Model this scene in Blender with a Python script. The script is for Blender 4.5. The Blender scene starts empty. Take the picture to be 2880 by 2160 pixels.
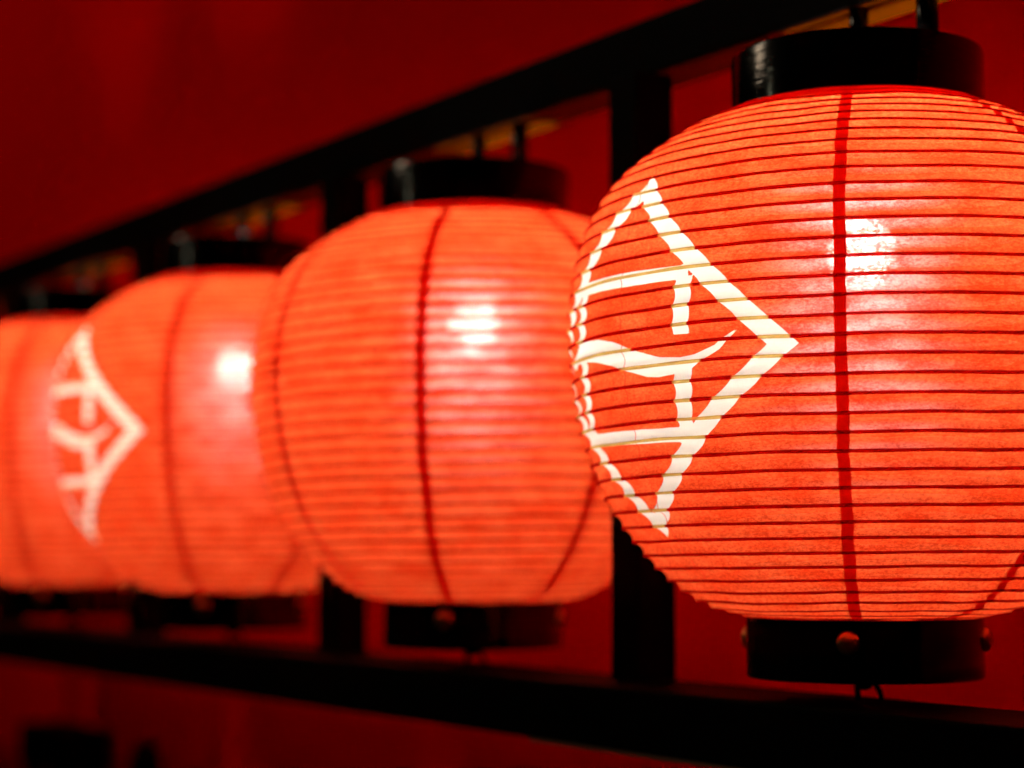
import bpy, math, random
from mathutils import Vector, noise

# ------------------------------------------------------------------ camera, world, lamps, exposure
S = bpy.context.scene
EYE = 1.5                                     # height of the lens above the ground
cam = bpy.data.cameras.new("camera")
camo = bpy.data.objects.new("camera", cam)
S.collection.objects.link(camo)
S.camera = camo
camo.location = (0, 0, EYE)
camo.rotation_euler = (math.radians(90 + 4.72), 0, math.radians(-32.16))
cam.sensor_width = 36
cam.lens = 70.96
cam.clip_start = 0.02
cam.clip_end = 200
cam.dof.use_dof = True
cam.dof.focus_distance = 1.10
cam.dof.aperture_fstop = 3.35
cam.dof.aperture_blades = 9

W = bpy.data.worlds.new("World")
S.world = W
W.use_nodes = True
W.node_tree.nodes["Background"].inputs[0].default_value = (0.05, 0.03, 0.025, 1)
W.node_tree.nodes["Background"].inputs[1].default_value = 0.02

S.view_settings.view_transform = 'Standard'
S.view_settings.look = 'None'
S.view_settings.exposure = 0
S.view_settings.gamma = 1
S.cycles.use_denoising = True
S.cycles.max_bounces = 10
S.cycles.diffuse_bounces = 6
S.cycles.transmission_bounces = 8
S.cycles.transparent_max_bounces = 12
S.cycles.sample_clamp_indirect = 6
S.cycles.caustics_refractive = False
S.cycles.caustics_reflective = False


def add_unseen_lamp(name, loc, watts, col, r):
    l = bpy.data.lights.new(name, 'POINT')
    l.energy = watts
    l.color = col
    l.shadow_soft_size = r
    o = bpy.data.objects.new(name, l)
    o.location = loc
    S.collection.objects.link(o)


add_unseen_lamp("unseen_lamp", (-1.25, 2.45, EYE + 0.92), 1.8, (1.0, 0.92, 0.60), 0.022)
add_unseen_lamp("unseen_lamp", (-0.9, 3.5, EYE + 1.9), 31, (1.0, 0.75, 0.5), 0.30)  # soft lamp added out of view to brighten the red wall

BULB_POWER = 345.0
COL = S.collection
random.seed(7)


# ------------------------------------------------------------------ helpers
def mesh_obj(name, verts, faces, mat, parent=None, smooth=True, sharp=False):
    me = bpy.data.meshes.new(name)
    me.from_pydata(verts, [], faces)
    me.update()
    if smooth:
        me.polygons.foreach_set("use_smooth", [True] * len(me.polygons))
    if sharp:
        me.set_sharp_from_angle(angle=math.radians(35))
    me.materials.append(mat)
    o = bpy.data.objects.new(name, me)
    COL.objects.link(o)
    if parent:
        o.parent = parent
    return o


def lathe(prof, n=96, closed=True):
    """profile [(r, z)] turned about Z; closed joins last ring to first."""
    v, f = [], []
    m = len(prof)
    for r, z in prof:
        for i in range(n):
            a = 2 * math.pi * i / n
            v.append((r * math.sin(a), r * math.cos(a), z))
    for j in range(m if closed else m - 1):
        k = (j + 1) % m
        for i in range(n):
            i2 = (i + 1) % n
            f.append((j * n + i, j * n + i2, k * n + i2, k * n + i))
    return v, f


def tube(pts, r, n=10):
    v, f = [], []
    P = [Vector(p) for p in pts]
    for i, p in enumerate(P):
        d = (P[min(i + 1, len(P) - 1)] - P[max(i - 1, 0)]).normalized()
        a = d.orthogonal().normalized() if i == 0 else (a - d * a.dot(d)).normalized()
        b = d.cross(a)
        rr = r[i] if isinstance(r, (list, tuple)) else r
        for k in range(n):
            t = 2 * math.pi * k / n
            v.append(tuple(p + (a * math.cos(t) + b * math.sin(t)) * rr))
    for i in range(len(P) - 1):
        for k in range(n):
            k2 = (k + 1) % n
            f.append((i * n + k, i * n + k2, (i + 1) * n + k2, (i + 1) * n + k))
    f.append(tuple(range(n))[::-1])
    f.append(tuple(range((len(P) - 1) * n, len(P) * n)))
    return v, f


def bevel_box(name, x0, x1, y0, y1, z0, z1, b, mat, parent=None):
    import bmesh
    bm = bmesh.new()
    bmesh.ops.create_cube(bm, size=1)
    for v in bm.verts:
        v.co = ((x0 + x1) / 2 + v.co.x * (x1 - x0), (y0 + y1) / 2 + v.co.y * (y1 - y0), (z0 + z1) / 2 + v.co.z * (z1 - z0))
    if b:
        bmesh.ops.bevel(bm, geom=bm.edges[:], offset=b, segments=2, affect='EDGES', profile=0.6)
    me = bpy.data.meshes.new(name)
    bm.to_mesh(me)
    bm.free()
    me.materials.append(mat)
    o = bpy.data.objects.new(name, me)
    COL.objects.link(o)
    if parent:
        o.parent = parent
    return o


def empty(name, loc, label, cat, group=None):
    o = bpy.data.objects.new(name, None)
    o.location = loc
    o.empty_display_size = 0.05
    COL.objects.link(o)
    o["label"] = label
    o["category"] = cat
    if group:
        o["group"] = group
    return o


class NT:
    def __init__(self, name):
        self.m = bpy.data.materials.new(name)
        self.m.use_nodes = True
        self.t = self.m.node_tree
        self.t.nodes.clear()
        self.out = self.t.nodes.new("ShaderNodeOutputMaterial")

    def n(self, kind, **kw):
        x = self.t.nodes.new("ShaderNode" + kind)
        for k, v in kw.items():
            if k in x.bl_rna.properties:
                setattr(x, k, v)
            else:
                x.inputs[k.replace("_", " ")].default_value = v
        return x

    def l(self, a, b):
        self.t.links.new(a, b)

    def mix(self, fac, a, b, blend='MIX'):
        x = self.n("MixRGB", blend_type=blend)
        for s, v in ((x.inputs[0], fac), (x.inputs[1], a), (x.inputs[2], b)):
            if isinstance(v, (int, float)):
                s.default_value = v
            elif isinstance(v, tuple):
                s.default_value = v + (1,) if len(v) == 3 else v
            else:
                self.l(v, s)
        return x.outputs[0]

    def math(self, op, a, b=0.0, c=None, clamp=False):
        x = self.n("Math", operation=op, use_clamp=clamp)
        for i, v in enumerate((a, b) if c is None else (a, b, c)):
            if isinstance(v, (int, float)):
                x.inputs[i].default_value = v
            else:
                self.l(v, x.inputs[i])
        return x.outputs[0]

    def ramp(self, x, lo, hi, a=0.0, b=1.0):
        r = self.n("MapRange", clamp=True)
        self.l(x, r.inputs[0])
        for i, v in enumerate((lo, hi, a, b)):
            r.inputs[i + 1].default_value = v
        return r.outputs[0]

    def mshader(self, fac, a, b):
        x = self.n("MixShader")
        if isinstance(fac, (int, float)):
            x.inputs[0].default_value = fac
        else:
            self.l(fac, x.inputs[0])
        self.l(a, x.inputs[1])
        self.l(b, x.inputs[2])
        return x.outputs[0]


# ------------------------------------------------------------------ materials
def fibre(N):
    """long thin paper fibres, fine grain and broad cloudiness, in the object's own space"""
    tc = N.n("TexCoord")
    mp = N.n("Mapping")
    mp.inputs["Scale"].default_value = (1, 1, 2.1)
    N.l(tc.outputs["Object"], mp.inputs[0])
    warp = N.n("TexNoise", Scale=70.0, Detail=2.0)
    N.l(tc.outputs["Object"], warp.inputs["Vector"])
    wv = N.n("MixRGB", blend_type='LINEAR_LIGHT')
    wv.inputs[0].default_value = 0.022
    N.l(mp.outputs[0], wv.inputs[1])
    N.l(warp.outputs["Color"], wv.inputs[2])
    fib = N.n("TexVoronoi", feature='DISTANCE_TO_EDGE', Scale=150.0)
    N.l(wv.outputs[0], fib.inputs["Vector"])
    thin = N.ramp(fib.outputs["Distance"], 0.0, 0.05, 1.0, 0.0)
    pick = N.n("TexNoise", Scale=60.0, Detail=2.0)
    N.l(tc.outputs["Object"], pick.inputs["Vector"])
    thin = N.math('MULTIPLY', thin, N.ramp(pick.outputs["Fac"], 0.46, 0.56))
    grain = N.n("TexNoise", Scale=420.0, Detail=5.0, Roughness=0.75)
    N.l(mp.outputs[0], grain.inputs["Vector"])
    cloud = N.n("TexNoise", Scale=38.0, Detail=5.0, Roughness=0.6)
    N.l(mp.outputs[0], cloud.inputs["Vector"])
    return tc, thin, grain.outputs["Fac"], cloud.outputs["Fac"]


def paper_material():
    N = NT("lantern_paper")
    tc, thin, grain, cloud = fibre(N)
    at = N.n("Attribute", attribute_name="emblem")
    bleed = N.math('MULTIPLY', N.math('SUBTRACT', cloud, 0.5), 0.0012)
    mask = N.ramp(N.math('ADD', at.outputs["Fac"], bleed), -0.00015, 0.00015, 1.0, 0.0)
    v = N.math('MULTIPLY', N.ramp(grain, 0.40, 0.60, 0.76, 1.10), N.ramp(cloud, 0.32, 0.68, 0.88, 1.05))
    v = N.math('MULTIPLY', v, N.math('SUBTRACT', 1.0, N.math('MULTIPLY', thin, 0.12)))
    v2 = N.math('ADD', N.math('MULTIPLY', v, 0.35), 0.65)
    red = N.mix(N.ramp(N.math('ADD', N.math('MULTIPLY', grain, 0.6), N.math('MULTIPLY', cloud, 0.4)), 0.42, 0.58), (0.71, 0.042, 0.007), (0.78, 0.108, 0.028))
    red = N.mix(N.math('MULTIPLY', thin, 0.35), red, (0.75, 0.015, 0.004))
    red = N.mix(1.0, red, v, 'MULTIPLY')
    cream = N.mix(1.0, (0.60, 0.61, 0.55), v2, 'MULTIPLY')
    col = N.mix(mask, red, cream)
    bump = N.n("Bump", Strength=0.16, Distance=0.0006)
    hgt = N.math('ADD', N.math('MULTIPLY', cloud, 1.5), N.math('MULTIPLY', grain, 0.06))
    N.l(hgt, bump.inputs["Height"])
    tr = N.n("BsdfTranslucent")
    N.l(col, tr.inputs["Color"])
    N.l(bump.outputs[0], tr.inputs["Normal"])
    df = N.n("BsdfDiffuse")
    N.l(N.mix(mask, N.mix(1.0, (0.72, 0.035, 0.012), v, 'MULTIPLY'), (0.8, 0.78, 0.68)), df.inputs["Color"])
    N.l(bump.outputs[0], df.inputs["Normal"])
    base = N.mshader(0.62, df.outputs[0], tr.outputs[0])
    # light that goes almost straight through the paper: a soft halo and the bulb itself showing between fibres
    fw = N.n("BsdfRefraction", Roughness=0.66, IOR=1.9)
    fw.inputs["Color"].default_value = (0.92, 0.80, 0.92, 1)
    halo = N.mshader(N.math('MULTIPLY', N.ramp(N.math('ADD', N.math('MULTIPLY', grain, 0.5), N.math('MULTIPLY', cloud, 0.5)), 0.42, 0.58, 0.03, 0.20), 0.29), base, fw.outputs[0])
    tp = N.n("BsdfTransparent")
    gap = N.math('MULTIPLY', N.ramp(N.math('ADD', N.math('MULTIPLY', grain, 0.75), N.math('MULTIPLY', cloud, 0.25)), 0.475, 0.57, 0.0004, 0.0085), N.math('SUBTRACT', 1.0, N.math('MULTIPLY', thin, 0.9)))
    N.l(N.mshader(gap, halo, tp.outputs[0]), N.out.inputs[0])
    return N.m


def rib_material():
    N = NT("bamboo_rib")
    at = N.n("Attribute", attribute_name="emblem")
    mask = N.ramp(at.outputs["Fac"], -0.0004, 0.0004, 1.0, 0.0)
    tc = N.n("TexCoord")
    ns = N.n("TexNoise", Scale=90.0, Detail=4.0)
    N.l(tc.outputs["Object"], ns.inputs["Vector"])
    v = N.ramp(ns.outputs["Fac"], 0.3, 0.7, 0.75, 1.1)
    col = N.mix(1.0, N.mix(mask, (0.60, 0.003, 0.001), (1.0, 0.72, 0.17)), v, 'MULTIPLY')
    tr = N.n("BsdfTranslucent")
    N.l(col, tr.inputs["Color"])
    df = N.n("BsdfDiffuse")
    N.l(N.mix(mask, (0.35, 0.006, 0.004), (0.6, 0.45, 0.15)), df.inputs["Color"])
    tp = N.n("BsdfTransparent")
    N.l(N.mix(mask, (0.30, 0.004, 0.002), (0.85, 0.60, 0.20)), tp.inputs["Color"])
    N.l(N.mshader(0.6, N.mshader(0.93, df.outputs[0], tr.outputs[0]), tp.outputs[0]), N.out.inputs[0])
    return N.m


def seam_material():
    N = NT("paper_overlap")
    tc, thin, grain, cloud = fibre(N)
    v = N.math('MULTIPLY', N.ramp(grain, 0.3, 0.7, 0.85, 1.05), N.ramp(cloud, 0.3, 0.7, 0.8, 1.05))
    tr = N.n("BsdfTranslucent")
    N.l(N.mix(1.0, (0.80, 0.022, 0.008), v, 'MULTIPLY'), tr.inputs["Color"])
    df = N.n("BsdfDiffuse")
    df.inputs[0].default_value = (0.6, 0.01, 0.006, 1)
    N.l(N.mshader(0.93, df.outputs[0], tr.outputs[0]), N.out.inputs[0])
    return N.m


def lacquer_material():
    N = NT("black_lacquer")
    tc = N.n("TexCoord")
    mp = N.n("Mapping")
    mp.inputs["Scale"].default_value = (1, 1, 7)
    N.l(tc.outputs["Object"], mp.inputs[0])
    w = N.n("TexNoise", Scale=55.0, Detail=3.0, Roughness=0.55)
    N.l(mp.outputs[0], w.inputs["Vector"])
    d = N.n("TexNoise", Scale=14.0, Detail=6.0)
    N.l(tc.outputs["Object"], d.inputs["Vector"])
    b = N.n("Bump", Strength=0.45, Distance=0.0008)
    N.l(w.outputs["Fac"], b.inputs["Height"])
    p = N.n("BsdfPrincipled", Base_Color=(0.002, 0.0018, 0.0018, 1))
    N.l(N.ramp(d.outputs["Fac"], 0.35, 0.7, 0.09, 0.2), p.inputs["Roughness"])
    N.l(b.outputs[0], p.inputs["Normal"])
    N.l(p.outputs[0], N.out.inputs[0])
    return N.m


def frame_material():
    N = NT("black_painted_wood")
    tc = N.n("TexCoord")
    mp = N.n("Mapping")
    mp.inputs["Scale"].default_value = (8, 0.7, 8)
    N.l(tc.outputs["Object"], mp.inputs[0])
    w = N.n("TexNoise", Scale=12.0, Detail=6.0)
    N.l(mp.outputs[0], w.inputs["Vector"])
    b = N.n("Bump", Strength=0.3, Distance=0.001)
    N.l(w.outputs["Fac"], b.inputs["Height"])
    p = N.n("BsdfPrincipled", Roughness=0.55)
    p.inputs["Specular IOR Level"].default_value = 0.015
    N.l(N.mix(w.outputs["Fac"], (0.0012, 0.001, 0.001), (0.0035, 0.0025, 0.002)), p.inputs["Base Color"])
    N.l(b.outputs[0], p.inputs["Normal"])
    N.l(p.outputs[0], N.out.inputs[0])
    return N.m


def rail_face_material(name, col, rough):
    N = NT(name)
    tc = N.n("TexCoord")
    mp = N.n("Mapping")
    mp.inputs["Scale"].default_value = (9, 0.8, 9)
    N.l(tc.outputs["Object"], mp.inputs[0])
    w = N.n("TexNoise", Scale=14.0, Detail=6.0)
    N.l(mp.outputs[0], w.inputs["Vector"])
    p = N.n("BsdfPrincipled", Roughness=rough)
    p.inputs["Specular IOR Level"].default_value = 0.0
    N.l(N.mix(w.outputs["Fac"], tuple(c * 0.7 for c in col), tuple(min(1, c * 1.2) for c in col)), p.inputs["Base Color"])
    N.l(p.outputs[0], N.out.inputs[0])
    return N.m


def wall_material():
    N = NT("red_plaster")
    tc = N.n("TexCoord")
    a = N.n("TexNoise", Scale=1.6, Detail=5.0, Roughness=0.55)
    b = N.n("TexNoise", Scale=120.0, Detail=4.0)
    N.l(tc.outputs["Object"], a.inputs["Vector"])
    N.l(tc.outputs["Object"], b.inputs["Vector"])
    col = N.mix(N.ramp(a.outputs["Fac"], 0.3, 0.7), (0.87, 0.0010, 0.0006), (0.92, 0.0013, 0.0008))
    bp = N.n("Bump", Strength=0.25, Distance=0.002)
    N.l(b.outputs["Fac"], bp.inputs["Height"])
    p = N.n("BsdfPrincipled", Roughness=0.75)
    p.inputs["Specular IOR Level"].default_value = 0.0
    N.l(col, p.inputs["Base Color"])
    N.l(bp.outputs[0], p.inputs["Normal"])
    N.l(p.outputs[0], N.out.inputs[0])
    return N.m


def brass_material():
    N = NT("aged_brass")
    tc = N.n("TexCoord")
    a = N.n("TexNoise", Scale=900.0, Detail=4.0)
    N.l(tc.outputs["Object"], a.inputs["Vector"])
    b = N.n("Bump", Strength=0.35, Distance=0.0004)
    N.l(a.outputs["Fac"], b.inputs["Height"])
    p = N.n("BsdfPrincipled", Metallic=1.0)
    N.l(N.mix(a.outputs["Fac"], (0.50, 0.24, 0.08), (0.85, 0.55, 0.22)), p.inputs["Base Color"])
    N.l(N.ramp(a.outputs["Fac"], 0.3, 0.7, 0.28, 0.5), p.inputs["Roughness"])
    N.l(b.outputs[0], p.inputs["Normal"])
    N.l(p.outputs[0], N.out.inputs[0])
    return N.m


def bulb_material():
    N = NT("lit_frosted_bulb")
    e = N.n("Emission")
    lw = N.n("LayerWeight", Blend=0.5)
    core = N.math('POWER', N.math('SUBTRACT', 1.0, lw.outputs["Facing"]), 1.2)
    N.l(N.math('MULTIPLY', core, BULB_POWER), e.inputs[1])
    e.inputs[0].default_value = (1.0, 0.95, 0.84, 1)
    N.l(e.outputs[0], N.out.inputs[0])
    return N.m


PAPER, RIB, SEAM = paper_material(), rib_material(), seam_material()
LACQ, FRAME, WALL, BRASS, BULB = lacquer_material(), frame_material(), wall_material(), brass_material(), bulb_material()
UNDER = rail_face_material("bare_rail_wood", (0.075, 0.015, 0.0001), 0.8)
HIGHLIGHT = rail_face_material("highlight_tan", (0.40, 0.22, 0.13), 0.45)  # tan of the highlight painted under the bottom rail

# ------------------------------------------------------------------ setting
X_ROW = 0.84
X_WALL = 1.07


def slab(name, x0, x1, y0, y1, z0, z1, mat):
    o = bevel_box(name, x0, x1, y0, y1, z0, z1, 0, mat)
    o["kind"] = "structure"
    return o


slab("wall", X_WALL, X_WALL + 0.12, -1.5, 12, 0.0, 4.2, WALL)
slab("ground", -4, X_WALL, -1.5, 12, -0.1, 0.0, rail_face_material("dark_paving", (0.05, 0.045, 0.04), 0.8))

# frame carrying the lanterns
frame = empty("lantern_rack", (X_ROW, 3.0, EYE - 0.12), "long black wooden rack of two rails and posts holding the row of lanterns", "rack")


def fr(name, x0, x1, y0, y1, h0, h1, b, mat):
    o = bevel_box(name, x0 - X_ROW, x1 - X_ROW, y0 - 3.0, y1 - 3.0, h0 + 0.12, h1 + 0.12, b, mat, frame)
    return o


TOP_H, BOT_H = 0.3396, -0.0905
fr("top_rail", 0.8425, 0.8825, -0.6, 8.0, TOP_H + 0.0015, 0.3825, 0.0015, FRAME)
fr("rail_underside", 0.8440, 0.8810, -0.6, 8.0, TOP_H, TOP_H + 0.0025, 0, UNDER)
fr("bottom_rail", 0.780, 0.862, -0.6, 8.0, -0.1320, BOT_H, 0.0025, FRAME)
fr("edge_highlight", 0.7815, 0.790, -0.6, 1.22, -0.1346, -0.1316, 0.0008, HIGHLIGHT)  # added strip: its tan colour paints a highlight along the rail's lower edge
SP = 0.4605
Y1 = 0.933
for k in range(-1, 10):
    y = Y1 + (k + 0.5) * SP
    fr("post", 0.8240, 0.8570, y - 0.0170, y + 0.0160, BOT_H + 0.0003, TOP_H, 0.0015, FRAME)

# ------------------------------------------------------------------ lantern
PROF = [(-.0400, .0690), (-.0370, .085), (-.0340, .096), (-.0170, .1205), (.0212, .1520), (.0638, .1700), (.0935, .1765), (.139, .180),
        (.184, .1735), (.218, .157), (.2395, .1345), (.257, .108), (.266, .090), (.2705, .0765)]


def smooth_profile(P, m=400):
    pts = [Vector((r, h)) for h, r in P]
    L = [0]
    for a, b in zip(pts, pts[1:]):
        L.append(L[-1] + (b - a).length)
    out = []
    for i in range(m + 1):
        s = L[-1] * i / m
        j = min(len(pts) - 2, max(k for k in range(len(pts)) if L[k] <= s))
        t = (s - L[j]) / (L[j + 1] - L[j])
        p0, p1, p2, p3 = pts[max(j - 1, 0)], pts[j], pts[j + 1], pts[min(j + 2, len(pts) - 1)]
        out.append(0.5 * ((2 * p1) + (p2 - p0) * t + (2 * p0 - 5 * p1 + 4 * p2 - p3) * t * t + (3 * p1 - p0 - 3 * p2 + p3) * t ** 3))
    for _ in range(60):
        out = [out[0]] + [(out[i - 1] + out[i] * 2 + out[i + 1]) / 4 for i in range(1, len(out) - 1)] + [out[-1]]
    return out


PP = smooth_profile(PROF)
PL = [0]
for a_, b_ in zip(PP, PP[1:]):
    PL.append(PL[-1] + (b_ - a_).length)
ARC = PL[-1]


def prof_at(s):
    """position (r, h) and outward normal of the profile at arc length s"""
    s = min(max(s, 0), ARC)
    lo, hi = 0, len(PL) - 1
    while hi - lo > 1:
        mid = (lo + hi) // 2
        if PL[mid] <= s:
            lo = mid
        else:
            hi = mid
    t = (s - PL[lo]) / (PL[hi] - PL[lo])
    p = PP[lo].lerp(PP[hi], t)
    d = (PP[hi] - PP[lo]).normalized()
    return p.x, p.y, d.y, -d.x


NRIB = round(ARC / 0.0104)
PITCH = ARC / NRIB

# the crest: a diamond around a box with a flowing stroke; s in degrees about the axis, v in metres of height
C_AZ = 270.9
V0 = 0.1140
U = math.radians(1) * 0.175


def poly(pts, dv=0.0):
    return [(s * U, v + dv) for s, v in pts]


DIA_O = poly([(0, V0 + .1020), (39.2, V0 - .0035), (0, V0 - .1070), (-39.2, V0 - .0035)])
DIA_I = poly([(0, V0 + .0865), (33.3, V0 - .0035), (0, V0 - .0925), (-33.3, V0 - .0035)])
STROKES = [poly(p, -0.0056) for p in (
    [(-22, .1560), (17.2, .1548), (17.2, .1632), (-22, .1640)],
    [(-21, .0665), (18.5, .0655), (18.5, .0742), (-21, .0745)],
    [(14.4, .1246), (18.1, .1244), (18.2, .1568), (14.5, .1575)],
    [(14.7, .0730), (18.2, .0700), (18.7, .108), (14.4, .105)],
    [(-18.2, .1200), (-14.4, .1200), (-14.4, .1575), (-18.2, .1575)],
    [(-18.4, .0700), (-14.8, .0700), (-14.4, .1180), (-18.2, .1180)],
    [(-27, .1150), (-24, .1215), (-20, .1262), (-13.4, .1288), (-7.5, .1279), (-2.8, .1252), (2.7, .1205), (8, .1157), (11.1, .1134), (16.2, .1122),
     (19.4, .1134), (23.5, .1176), (26.5, .1235), (28.2, .1262), (26.9, .1214), (24.4, .1148), (21.4, .1098), (18.7, .1055),
     (14.5, .1029), (10.7, .1018), (7.5, .1026), (2.8, .1062), (-3.5, .1115), (-10, .1150), (-15, .1165), (-20, .1165), (-24, .1140)],
)]


def sd_poly(px, py, P):
    d = 1e9
    s = 1
    n = len(P)
    j = n - 1
    for i in range(n):
        ax, ay = P[i]
        bx, by = P[j]
        ex, ey = bx - ax, by - ay
        wx, wy = px - ax, py - ay
        t = max(0.0, min(1.0, (wx * ex + wy * ey) / (ex * ex + ey * ey)))
        dx, dy = wx - ex * t, wy - ey * t
        d = min(d, dx * dx + dy * dy)
        c1, c2, c3 = py >= ay, py < by, ex * wy > ey * wx
        if (c1 and c2 and c3) or (not c1 and not c2 and not c3):
            s = -s
        j = i
    return s * math.sqrt(d)


def emblem_sd(az, h):
    s = ((C_AZ - az + 180) % 360) - 180
    if abs(s) > 43 or abs(h - V0) > 0.112:
        return 0.01
    s -= -3.0 + 4.5 * (h - 0.007) / 0.209        # the print leans a little with the twist of the paper
    x = s * U
    d = max(sd_poly(x, h, DIA_O), -sd_poly(x, h, DIA_I))
    for P in STROKES:
        d = min(d, sd_poly(x, h, P))
    return max(-0.01, min(0.01, d + 0.00028))


def turn(az):
    """the bamboo hoop is one long spiral: how far round its turn an azimuth lies (0..1), started at the back"""
    return ((45.0 - az) % 360.0) / 360.0


def surf(az, s, seed, sag=True, off=0.0, ph=None):
    """point of the paper at azimuth az (degrees) and arc length s"""
    a = math.radians(az)
    u = s / PITCH - (turn(az) if ph is None else ph)
    f = u % 1.0
    k = math.floor(u + 1e-6)
    r, h, nr, nh = prof_at(s)
    ca, sa = math.sin(a), math.cos(a)
    d = off
    edge = min(1, min(s, ARC - s) / 0.02)
    if sag:
        g = 1 - (2 * f - 1) ** 2
        q = noise.noise(Vector((ca * 5 + seed, sa * 5, k * 1.7)))
        d -= g * (0.0020 + 0.0008 * q) * edge
    d += 0.0006 * edge * noise.noise(Vector((ca * 3 - seed, sa * 3, s * 25)))
    w = 0.0006 * edge * noise.noise(Vector((ca * 4 + seed * 3, sa * 4, s * 14)))
    r2, h2 = r + nr * d, h + nh * d + w
    return (r2 * ca, r2 * sa, h2)


def add_attr(me, vals):
    at = me.attributes.new("emblem", 'FLOAT', 'POINT')
    at.data.foreach_set("value", vals)


def paper_mesh(seed, crest, naz, sub):
    v, f, e = [], [], []
    nc = naz + 1
    for j in range(-sub, NRIB * sub + 1):
        for i in range(nc):
            ph = i / naz
            az = 45.0 - 360.0 * ph
            sr = PITCH * (j / sub + ph)
            s_ = min(max(sr, 0.0), ARC)
            p = surf(az, s_ if s_ != sr else sr + 1e-9, seed, ph=ph)
            v.append(p)
            e.append(emblem_sd(az, p[2]) if crest else 0.01)
    for j in range(NRIB * sub + sub):
        for i in range(naz):
            lo = PITCH * (j / sub - 1 + i / naz)
            if lo + PITCH / sub < -0.001 or lo > ARC:
                continue
            f.append((j * nc + i, (j + 1) * nc + i, (j + 1) * nc + i + 1, j * nc + i + 1))
    return v, f, e


def rib_mesh(k, seed, crest, n=180, m=6):
    """the bead that paper drawn over a bamboo hoop makes: an arch standing on the paper"""
    v, f, e = [], [], []
    rad = (0.00102 if crest else 0.0011) if 2 < k < NRIB - 2 else 0.0007
    cols = 0
    for i in range(n + 1):
        ph = i / n
        s = PITCH * (k + ph)
        if s < 0 or s > ARC:
            continue
        az = 45.0 - 360.0 * ph
        a = math.radians(az)
        r, h, nr, nh = prof_at(s)
        c = surf(az, s, seed, sag=False, off=-0.0002)
        rr = rad * (1 + 0.22 * noise.noise(Vector((math.sin(a) * 9, math.cos(a) * 9, k * 3.1 + seed))))
        for q in range(m):
            t = -math.pi / 2 + math.pi * q / (m - 1)
            nn, tt = rr * 0.9 * math.cos(t), rr * math.sin(t)
            ro, ho = nr * nn - nh * tt, nh * nn + nr * tt
            v.append((c[0] + ro * math.sin(a), c[1] + ro * math.cos(a), c[2] + ho))
            e.append(emblem_sd(az, c[2]) if crest else 0.01)
        cols += 1
    for i in range(cols - 1):
        for q in range(m - 1):
            f.append((i * m + q, i * m + q + 1, (i + 1) * m + q + 1, (i + 1) * m + q))
    return v, f, e


def seam_mesh(az, width, seed, wiggle):
    sub = 6
    v, f = [], []
    rows = NRIB * sub + 1
    nc = 4
    for j in range(rows):
        s = min(PITCH * j / sub, ARC)
        r = max(prof_at(s)[0], 0.05)
        k = math.floor(s / PITCH)
        c = az + math.degrees(wiggle * noise.noise(Vector((s * 60, seed, az))) / r)
        c += math.degrees(0.0007 * noise.noise(Vector((k * 2.3, seed, az))) / r)
        hw = math.degrees(width * 0.5 / r) * (1 + 0.12 * noise.noise(Vector((s * 90, az, seed))))
        for i in range(nc):
            v.append(surf(c - hw + 2 * hw * i / (nc - 1), s, seed, off=0.00035))
    for j in range(rows - 1):
        for i in range(nc - 1):
            f.append((j * nc + i, j * nc + i + 1, (j + 1) * nc + i + 1, (j + 1) * nc + i))
    return v, f


def dome(r, hgt, n=24, m=7):
    """stud: shallow dome along +Y"""
    v, f = [], []
    for j in range(m):
        t = j / (m - 1) * math.pi / 2
        for i in range(n):
            a = 2 * math.pi * i / n
            v.append((r * math.cos(t) * math.cos(a), hgt * math.sin(t), r * math.cos(t) * math.sin(a)))
    for j in range(m - 1):
        for i in range(n):
            i2 = (i + 1) % n
            f.append((j * n + i, (j + 1) * n + i, (j + 1) * n + i2, j * n + i2))
    return v, f


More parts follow.
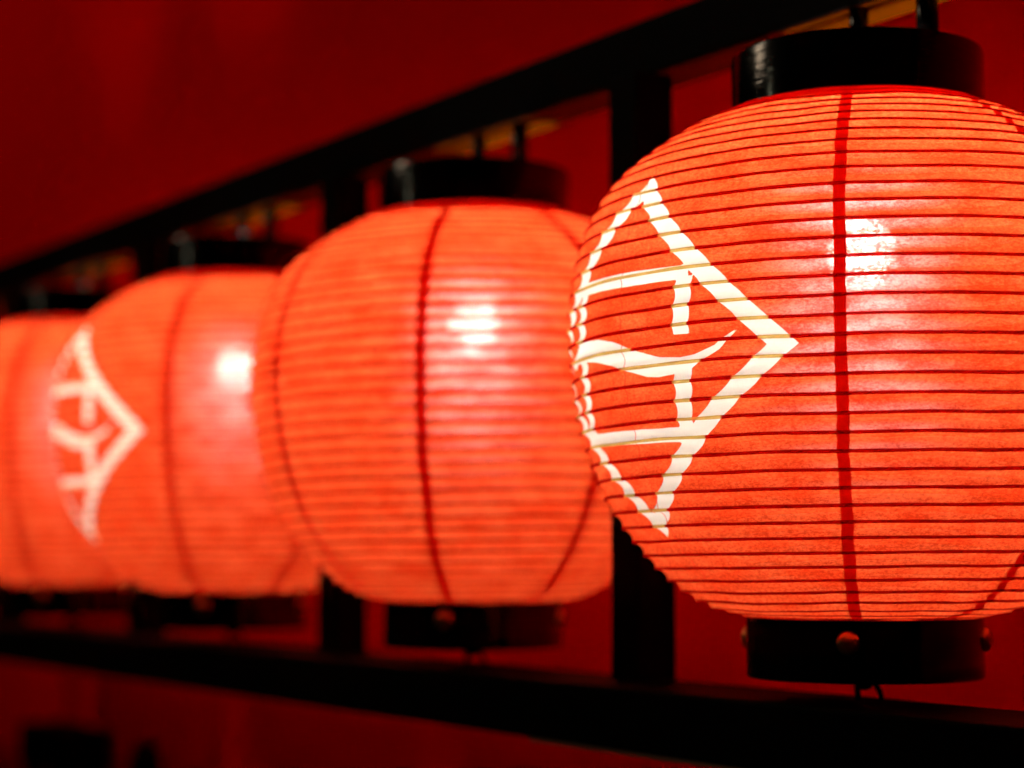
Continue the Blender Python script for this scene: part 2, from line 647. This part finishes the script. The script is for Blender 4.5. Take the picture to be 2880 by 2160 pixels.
def make_lantern(y, label, crest, seed, fine):
    root = empty("paper_lantern", (X_ROW, y, EYE), label, "lantern", "red paper lanterns hanging in a row")
    v, f, e = paper_mesh(seed, crest, 760 if (crest and fine) else 420, 8 if fine else 6)
    o = mesh_obj("paper_shade", v, f, PAPER, root)
    add_attr(o.data, e)
    if crest:
        o["label"] = "red washi paper with a cream diamond crest"
    for k in range(-1, NRIB + 1):
        v, f, e = rib_mesh(k, seed, crest)
        if not f:
            continue
        r_ = mesh_obj("rib", v, f, RIB, root)
        add_attr(r_.data, e)
    for q in range(8):
        az = ((225.3 if crest else 223.6) + 45 * q) % 360
        if crest and q == 1:
            v, f = seam_mesh(270.8, 0.0007, seed, 0.0022)
        else:
            v, f = seam_mesh(az, 0.0066 if fine else 0.0082, seed, 0.0004)
        mesh_obj("seam_strip", v, f, SEAM, root)
    for a0, a1 in ((0.0, 0.0055), (ARC - 0.0200, ARC)):
        v, f = [], []
        nn = 180
        for j in range(7):
            for i in range(nn):
                az = 360 * i / nn
                e_ = a0 + (a1 - a0) * j / 6
                v.append(surf(az, e_ + 0.0005 * noise.noise(Vector((az * 0.1, seed, j))) * (0 < j < 6), seed, off=0.0008))
        for j in range(6):
            for i in range(nn):
                i2 = (i + 1) % nn
                f.append((j * nn + i, j * nn + i2, (j + 1) * nn + i2, (j + 1) * nn + i))
        mesh_obj("rim_strip", v, f, SEAM, root)
    # top ring
    R, r0, z0, z1 = 0.0775, 0.0745, 0.2675, 0.3065
    v, f = lathe([(R, z0), (R, z1 - 0.003), (R - 0.0008, z1 - 0.0008), (R - 0.003, z1), (0.060, z1), (0.060, z1 - 0.003), (r0, z1 - 0.004), (r0, z0)], 128)
    cap = mesh_obj("top_ring", v, f, LACQ, root, sharp=True)
    # bottom ring with a closed floor
    R, z0, z1 = 0.0715, -0.0765, -0.0390
    v, f = lathe([(R, z1), (R - 0.003, z1), (R - 0.003, z0 + 0.003), (0.0005, z0 + 0.003), (0.0005, z0), (R - 0.0012, z0), (R, z0 + 0.0012)], 128)
    ring = mesh_obj("bottom_ring", v, f, LACQ, root, sharp=True)
    for vt in ring.data.vertices:
        if vt.co.z > z1 - 0.004:
            vt.co.z -= 0.0010 * (1 - math.cos(8 * math.atan2(vt.co.x, vt.co.y) - 0.6)) * 0.5
    for q in range(4):
        a = 229.5 + 90 * q
        v, f = dome(0.0072, 0.0048)
        st = mesh_obj("stud", v, f, BRASS, ring)
        ar = math.radians(a)
        st.location = ((R - 0.0002) * math.sin(ar), (R - 0.0002) * math.cos(ar), -0.0530)
        st.rotation_euler = (0, 0, -ar)
    # hanging rod from rail to ring plate, and the cord stub with its wire
    v, f = tube([(0.0108, -0.052, 0.3040), (0.0108, -0.052, 0.3396)], 0.0068, 16)
    mesh_obj("hanging_rod", v, f, LACQ, root)
    bevel_box("crossbar", 0.0068, 0.0148, -0.0640, 0.0640, 0.3000, 0.3045, 0.0005, LACQ, root)
    v, f = tube([(0.008, 0.006, 0.3396), (0.008, 0.006, 0.3230), (0.008, 0.005, 0.3190)], [0.0062, 0.0062, 0.0035], 12)
    hk = mesh_obj("hook", v, f, LACQ, root)
    w = [(0.008, 0.020 - 0.030 * t, 0.3150 + 0.004 * abs(math.cos(t * 3.0))) for t in [i / 10 for i in range(11)]]
    v, f = tube(w, 0.0012, 6)
    mesh_obj("wire", v, f, BRASS, hk)
    # bulb and its cord and socket
    n, m = 24, 14
    prof = []
    for j in range(m + 1):
        t = math.pi * j / m
        prof.append((max(0.0225 * math.sin(t), 0.0002), 0.1825 - 0.0235 * math.cos(t)))
    v, f = lathe(prof, n, closed=False)
    bl = mesh_obj("bulb", v, f, BULB, root)
    if fine:
        bl.location = (0.0014, -0.0010, 0.0)
    v, f = tube([(0, 0, 0.2040), (0, 0, 0.2110), (0, 0, 0.2320), (0, 0, 0.236)], [0.007, 0.0075, 0.0075, 0.004], 16)
    mesh_obj("socket", v, f, LACQ, bl)
    v, f = tube([(0, 0, 0.236), (0.0, 0.0, 0.27), (0.004, -0.004, 0.292), (0.0108, -0.010, 0.3010)], 0.0025, 8)
    mesh_obj("cord", v, f, LACQ, bl)
    # knot under the floor and two cord ends tied to the bottom rail
    v, f = tube([(-0.001, -0.001, -0.0762), (-0.001, -0.001, -0.0790), (-0.002, -0.001, -0.0825), (-0.002, -0.001, -0.0842)],
                [0.0058, 0.0056, 0.0046, 0.0018], 12)
    kn = mesh_obj("knot", v, f, LACQ, root)
    v, f = tube([(-0.003, 0.001, -0.0775), (-0.0060, 0.0005, -0.0790), (-0.0068, -0.0008, -0.0840), (-0.0066, -0.0012, -0.0905)], 0.0018, 8)
    mesh_obj("cord_end", v, f, LACQ, kn)
    v, f = tube([(0.001, -0.003, -0.0775), (0.0026, -0.0058, -0.0800), (0.0048, -0.0078, -0.0850), (0.0058, -0.0086, -0.0905)], 0.0018, 8)
    mesh_obj("cord_end", v, f, LACQ, kn)
    return root


def copy_tree(o, parent=None):
    c = o.copy()
    COL.objects.link(c)
    if parent:
        c.parent = parent
    for ch in list(o.children):
        copy_tree(ch, c)
    return c


make_lantern(Y1, "nearest red paper lantern in sharp focus with cream diamond crest, cut by right edge", True, 1.3, True)
plain = make_lantern(Y1 + SP, "second lantern from the right, plain glowing red paper with no crest visible", False, 5.1, False)
make_lantern(Y1 + 2 * SP, "blurred red lantern with cream diamond crest, third from the right", True, 9.7, False)
far = copy_tree(plain)
far.location.y = Y1 + 3 * SP
far["label"] = "plain blurred red lantern at the left edge, behind the farther crested lantern"
far5 = copy_tree(plain)
far5.location.y = Y1 + 4 * SP
far5.rotation_euler.z = math.radians(17)
far5["label"] = "farthest red lantern, mostly hidden behind the plain lantern at the left edge"

# ------------------------------------------------------------------ low black stand and post by the wall
st = empty("stand", (1.025, 2.85, 0.0), "blurred low black stand with flat top against the red wall, lower left", "stand")


def stp(name, x0, x1, y0, y1, z0, z1):
    bevel_box(name, x0 - 1.025, x1 - 1.025, y0 - 2.85, y1 - 2.85, z0, z1, 0.004, FRAME, st)


stp("top", 0.99, 1.06, 2.755, 2.95, 1.188, 1.247)
for yy in (2.765, 2.915):
    for xx in (0.995, 1.030):
        stp("leg", xx, xx + 0.025, yy, yy + 0.025, 0.0, 1.188)
pt = empty("bollard", (1.01, 2.50, 0.0), "short black post standing just right of the low black stand", "post")
v, f = lathe([(0.001, 0.0), (0.026, 0.0), (0.022, 0.02), (0.022, 1.220), (0.019, 1.240), (0.011, 1.250), (0.001, 1.253)], 32, closed=False)
mesh_obj("shaft", v, f, FRAME, pt, sharp=True)
v, f = lathe([(0.0222, 1.150), (0.0245, 1.153), (0.0245, 1.163), (0.0222, 1.166)], 32)
mesh_obj("collar", v, f, LACQ, pt, sharp=True)
